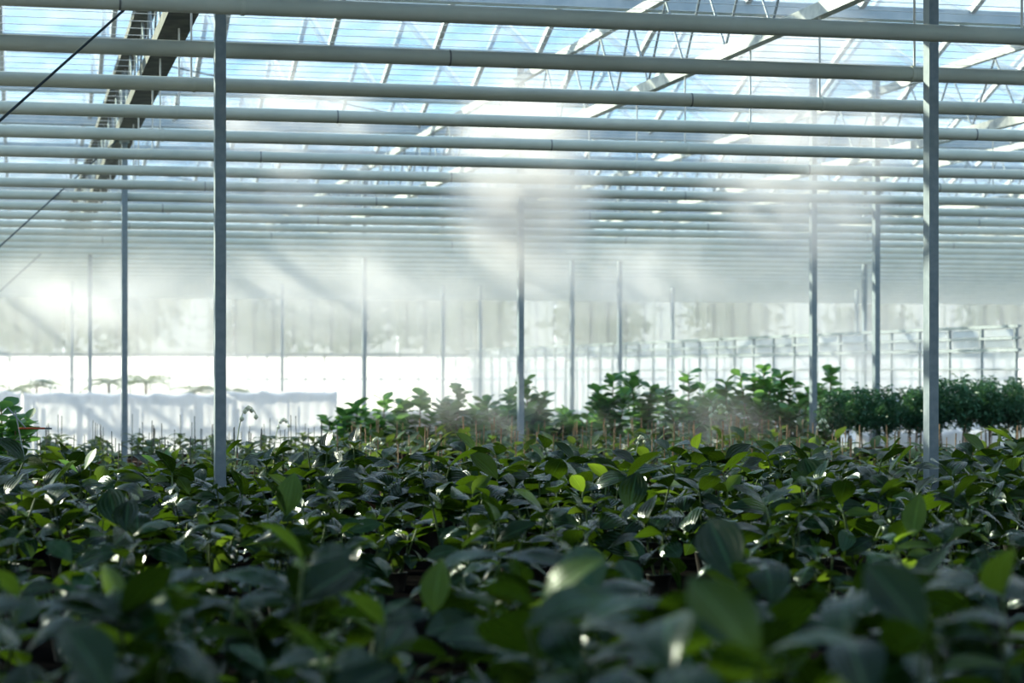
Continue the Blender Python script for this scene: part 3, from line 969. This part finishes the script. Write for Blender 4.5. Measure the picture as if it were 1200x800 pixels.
names = ['white plastic sheet over a bench frame, cut by the left edge', 'white plastic sheet left of the second left post',
         'white plastic sheet behind the nearest left post', 'white plastic sheet with sharp right end beside the leftmost shrub']
for k in range(4):
    t = thing('white_plastic_cover', names[k], 'cover', (0, 0, 0), 0, 'white sheets over the far benches')
    h = 1.53 + (0.03, 0.0, -0.02, 0.015)[k]
    build('sheet', sheet_mesh(wsx[k] + 0.02, wsx[k + 1] - 0.02, 37.4, 37.75, h, 60 + k), 'sheet', t)
    for x in (wsx[k] + 0.06, (wsx[k] + wsx[k + 1]) / 2, wsx[k + 1] - 0.06):
        build('frame_leg', MB().box(x - 0.02, x + 0.02, 37.55, 37.59, 0, h - 0.06), 'galv', t)
        build('frame_leg', MB().box(x - 0.02, x + 0.02, 37.80, 37.84, 0, h - 0.06), 'galv', t)
for (a, b, Y, h, mat, lab) in ((975, 1102, 44.0, 1.32, 'bluesheet', 'blue-white covered bench behind the small-leaved trees, left of the nearest right post'),
                               (1104, 1175, 44.6, 1.34, 'bluesheet', 'blue-white covered bench behind the trees, right of the nearest right post'),
                               (1003, 1180, 27.6, 1.06, 'sheet', 'bright white sheet seen between the thin trunks of the small-leaved trees')):
    t = thing('covered_bench', lab, 'cover')
    x0, x1 = at(a, Y), at(b, Y)
    dep = 1.5 if Y > 40 else 0.6
    build('sheet', sheet_mesh(x0, x1, Y, Y + dep, h, int(a), 0.02), mat, t)
    for x in (x0 + 0.1, x1 - 0.1):
        for yy in (Y + 0.15, Y + dep - 0.15):
            build('leg', MB().box(x - 0.02, x + 0.02, yy - 0.02, yy + 0.02, 0, h - 0.08), 'galv', t)

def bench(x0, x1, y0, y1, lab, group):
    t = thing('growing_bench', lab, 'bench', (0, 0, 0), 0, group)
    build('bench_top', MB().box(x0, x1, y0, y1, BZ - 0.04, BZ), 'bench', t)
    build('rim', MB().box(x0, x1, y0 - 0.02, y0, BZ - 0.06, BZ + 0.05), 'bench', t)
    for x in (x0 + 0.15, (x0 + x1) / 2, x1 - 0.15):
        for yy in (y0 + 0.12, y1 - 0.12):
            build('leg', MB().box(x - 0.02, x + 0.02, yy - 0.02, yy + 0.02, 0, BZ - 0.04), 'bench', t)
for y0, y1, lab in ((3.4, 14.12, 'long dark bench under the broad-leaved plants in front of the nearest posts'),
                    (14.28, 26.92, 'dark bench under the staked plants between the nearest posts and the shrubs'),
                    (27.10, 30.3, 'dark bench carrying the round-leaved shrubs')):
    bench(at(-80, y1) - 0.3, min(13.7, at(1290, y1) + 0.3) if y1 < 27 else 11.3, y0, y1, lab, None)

# red rod with strut at left
X = at(42, 17.2)
t = thing('red_brown_rod', 'red-brown rod with a thin slanting strut lying over leaves at far left', 'rod', (X, 17.2, EYE - (500 - 434.3) / FPX * 17.2))
build('bar', MB().tube([(-0.13, 0, 0), (0.07, 0.02, -0.002)], 0.009, 6), 'red', t)
build('dark_tip', MB().tube([(0.07, 0.02, -0.002), (0.125, 0.025, -0.004)], 0.007, 6), 'wire', t)
build('strut', MB().tube([(-0.22, 0.03, 0.17), (-0.08, 0.0, 0.005)], 0.006, 5), 'web', t)
build('strut', MB().tube([(-0.16, 0.06, 0.14), (-0.05, 0.06, -0.45)], 0.005, 5), 'web', t)

# far palms behind the white sheets
def palm(px, Y, top, lab, seed, spread=0.6):
    r = random.Random(seed)
    t = thing('far_palm', lab, 'palm', (at(px, Y), Y, 0), 0, 'pale palms behind the sheets')
    build('trunk', MB().tube([(0, 0, 0), (0.02, 0, top - 0.35)], 0.05, 7, 0.03), 'bark', t)
    for k in range(11):
        az = k * 2.4 + r.uniform(-.2, .2); el = r.uniform(0.3, 1.2)
        mb = MB(); pts = []
        for q in range(7):
            u = q / 6
            pts.append(Vector((spread * u * math.cos(el * (1 - 0.3 * u)), 0, spread * (math.sin(el) * u - 0.65 * u * u))))
        mb.tube(pts, 0.008, 4, 0.003)
        for q in range(1, 7):
            for sgn in (-1, 1):
                p = pts[q]
                mb.add([p, p + Vector((0.10, sgn * 0.03, -0.01)), p + Vector((0.17, sgn * 0.17, -0.06)), p + Vector((0.03, sgn * 0.06, -0.01))], [(0, 1, 2, 3)])
        build('frond', mb, 'far', t, (0, 0, top - 0.36), (0, 0, az))
for px, Y, py, sp, lab in ((170, 47, 437, .6, 'pale palm behind the sheets right of the second left post'),
                       (126, 48, 438, .55, 'pale palm behind the sheets just left of the second left post'),
                       (42, 48, 441, .6, 'faint palm behind the sheets near the left edge'),
                       (15, 47, 447, .5, 'low pale palm at the left edge behind the sheets'),
                       (228, 46, 449, .55, 'low pale palm behind the sheets left of the nearest left post'),
                       (272, 46, 449, .5, 'low pale palm behind the sheets right of the nearest left post')):
    palm(px, Y, zt(py, Y) + 0.14, lab, px, sp)

# trees outside the end wall, dim behind the shade cloth
otf = []
for i in range(2):
    mb = MB(); scatter_leaves(random.Random(70 + i), 900, 2.2, 2.2, 1.7, 3.6, 0.45, 0.3, mb)
    otf.append(mb.mesh('crown', M['tree']))
otr_me = MB().tube([(0, 0, -0.02), (0.1, 0, 2.6)], 0.16, 7, 0.1).mesh('trunk', M['bark'])
for k, px in enumerate((-60, 40, 150, 300, 395, 500, 560, 700, 860, 1020, 1180)):
    Y = 80 + (k % 3) * 3
    t = thing('outside_tree', '', 'tree', (at(px, Y), Y, 0), k * 1.1, 'trees outside the end wall')
    t.scale = [1.0 + 0.12 * (k % 3)] * 3
    ob('trunk', otr_me, t); o = ob('crown', otf[k % 2], t); o['kind'] = 'stuff'
    register(t, 'dim tree outside the end wall behind the shade cloth', px)

# ------------------------------------------------------------------ mist
def sphere_mesh(name, mat, n=12, m=8):
    mb = MB(); prof = [(math.sin(PI * i / m), -math.cos(PI * i / m)) for i in range(m + 1)]
    mb.lathe([(max(r, 1e-3), z) for r, z in prof], n)
    return mb.mesh(name, mat)
def mist(px, py, Y, rx, ry, rz, dens, lab, sc_=0.9, lo=0.40, hi=0.62, seed=0.0):
    m = mist_mat('mist_%d' % px, dens, sc_, lo, hi, True, seed=seed)
    o = ob('mist_cloud', sphere_mesh('mist_cloud', m), None, (at(px, Y), Y, zt(py, Y)), (0, 0, 0), (rx, ry, rz))
    tag(o, lab, 'mist', 'drifting mist clouds', 'stuff')
hz = build('haze', MB().box(XL + 0.2, XP - 0.15, 29, YE - 0.6, 0.9, HP + 0.3), mist_mat('haze_volume', 0.032, 0.35, 0.36, 0.66, False, stretch=(1, 0.5, 1.3)))
hz2 = build('haze', MB().box(XP + 0.15, 36, 28, YE - 0.6, 0.9, HP + 0.3), mist_mat('haze_volume_right', 0.022, 0.35, 0.30, 0.66, False, stretch=(1, 0.5, 1.3)))
tag(hz2, 'thinner haze beyond the glazed partition on the right', 'mist', None, 'stuff')
tag(hz, 'broad soft haze filling the far half of the greenhouse', 'mist', None, 'stuff')
mist(612, 205, 23.0, 1.1, 2.0, 1.7, 1.7, 'bright plume of mist over the middle post', 1.4, 0.33, 0.58)
mist(945, 160, 22.0, 1.4, 2.2, 1.9, 1.5, 'tall faint plume of mist left of the nearest right post', 1.1)
mist(330, 170, 24.0, 1.5, 2.0, 1.3, 0.9, 'faint mist between the nearest left post and the middle truss', 1.1)
mist(730, 320, 34.0, 2.6, 2.5, 1.0, 0.6, 'rolling mist bank right of the middle post', 0.9)
mist(400, 340, 34.0, 3.4, 3.0, 1.1, 0.4, 'thick mist bank right of the nearest left post', 0.9)
mist(110, 350, 34.0, 2.9, 3.0, 1.1, 0.36, 'thick mist bank at the left behind the second post', 0.9)
mist(560, 470, 25.5, 1.6, 1.2, 0.8, 0.25, 'thin mist drifting among shrubs around the middle post', 1.0)
mist(830, 500, 25.0, 2.2, 1.2, 0.7, 0.2, 'thin mist hanging low in front of the right-hand shrubs', 1.0)
mist(1010, 410, 29.5, 1.4, 1.8, 0.9, 0.4, 'soft mist bank veiling the glazed partition on the right', 0.9)
mist(910, 20, 26.0, 2.0, 2.0, 1.0, 1.0, 'mist catching light at the top right under the roof', 1.0)

finish_labels()
for o in bpy.data.objects:
    if 'look' in o: del o['look']
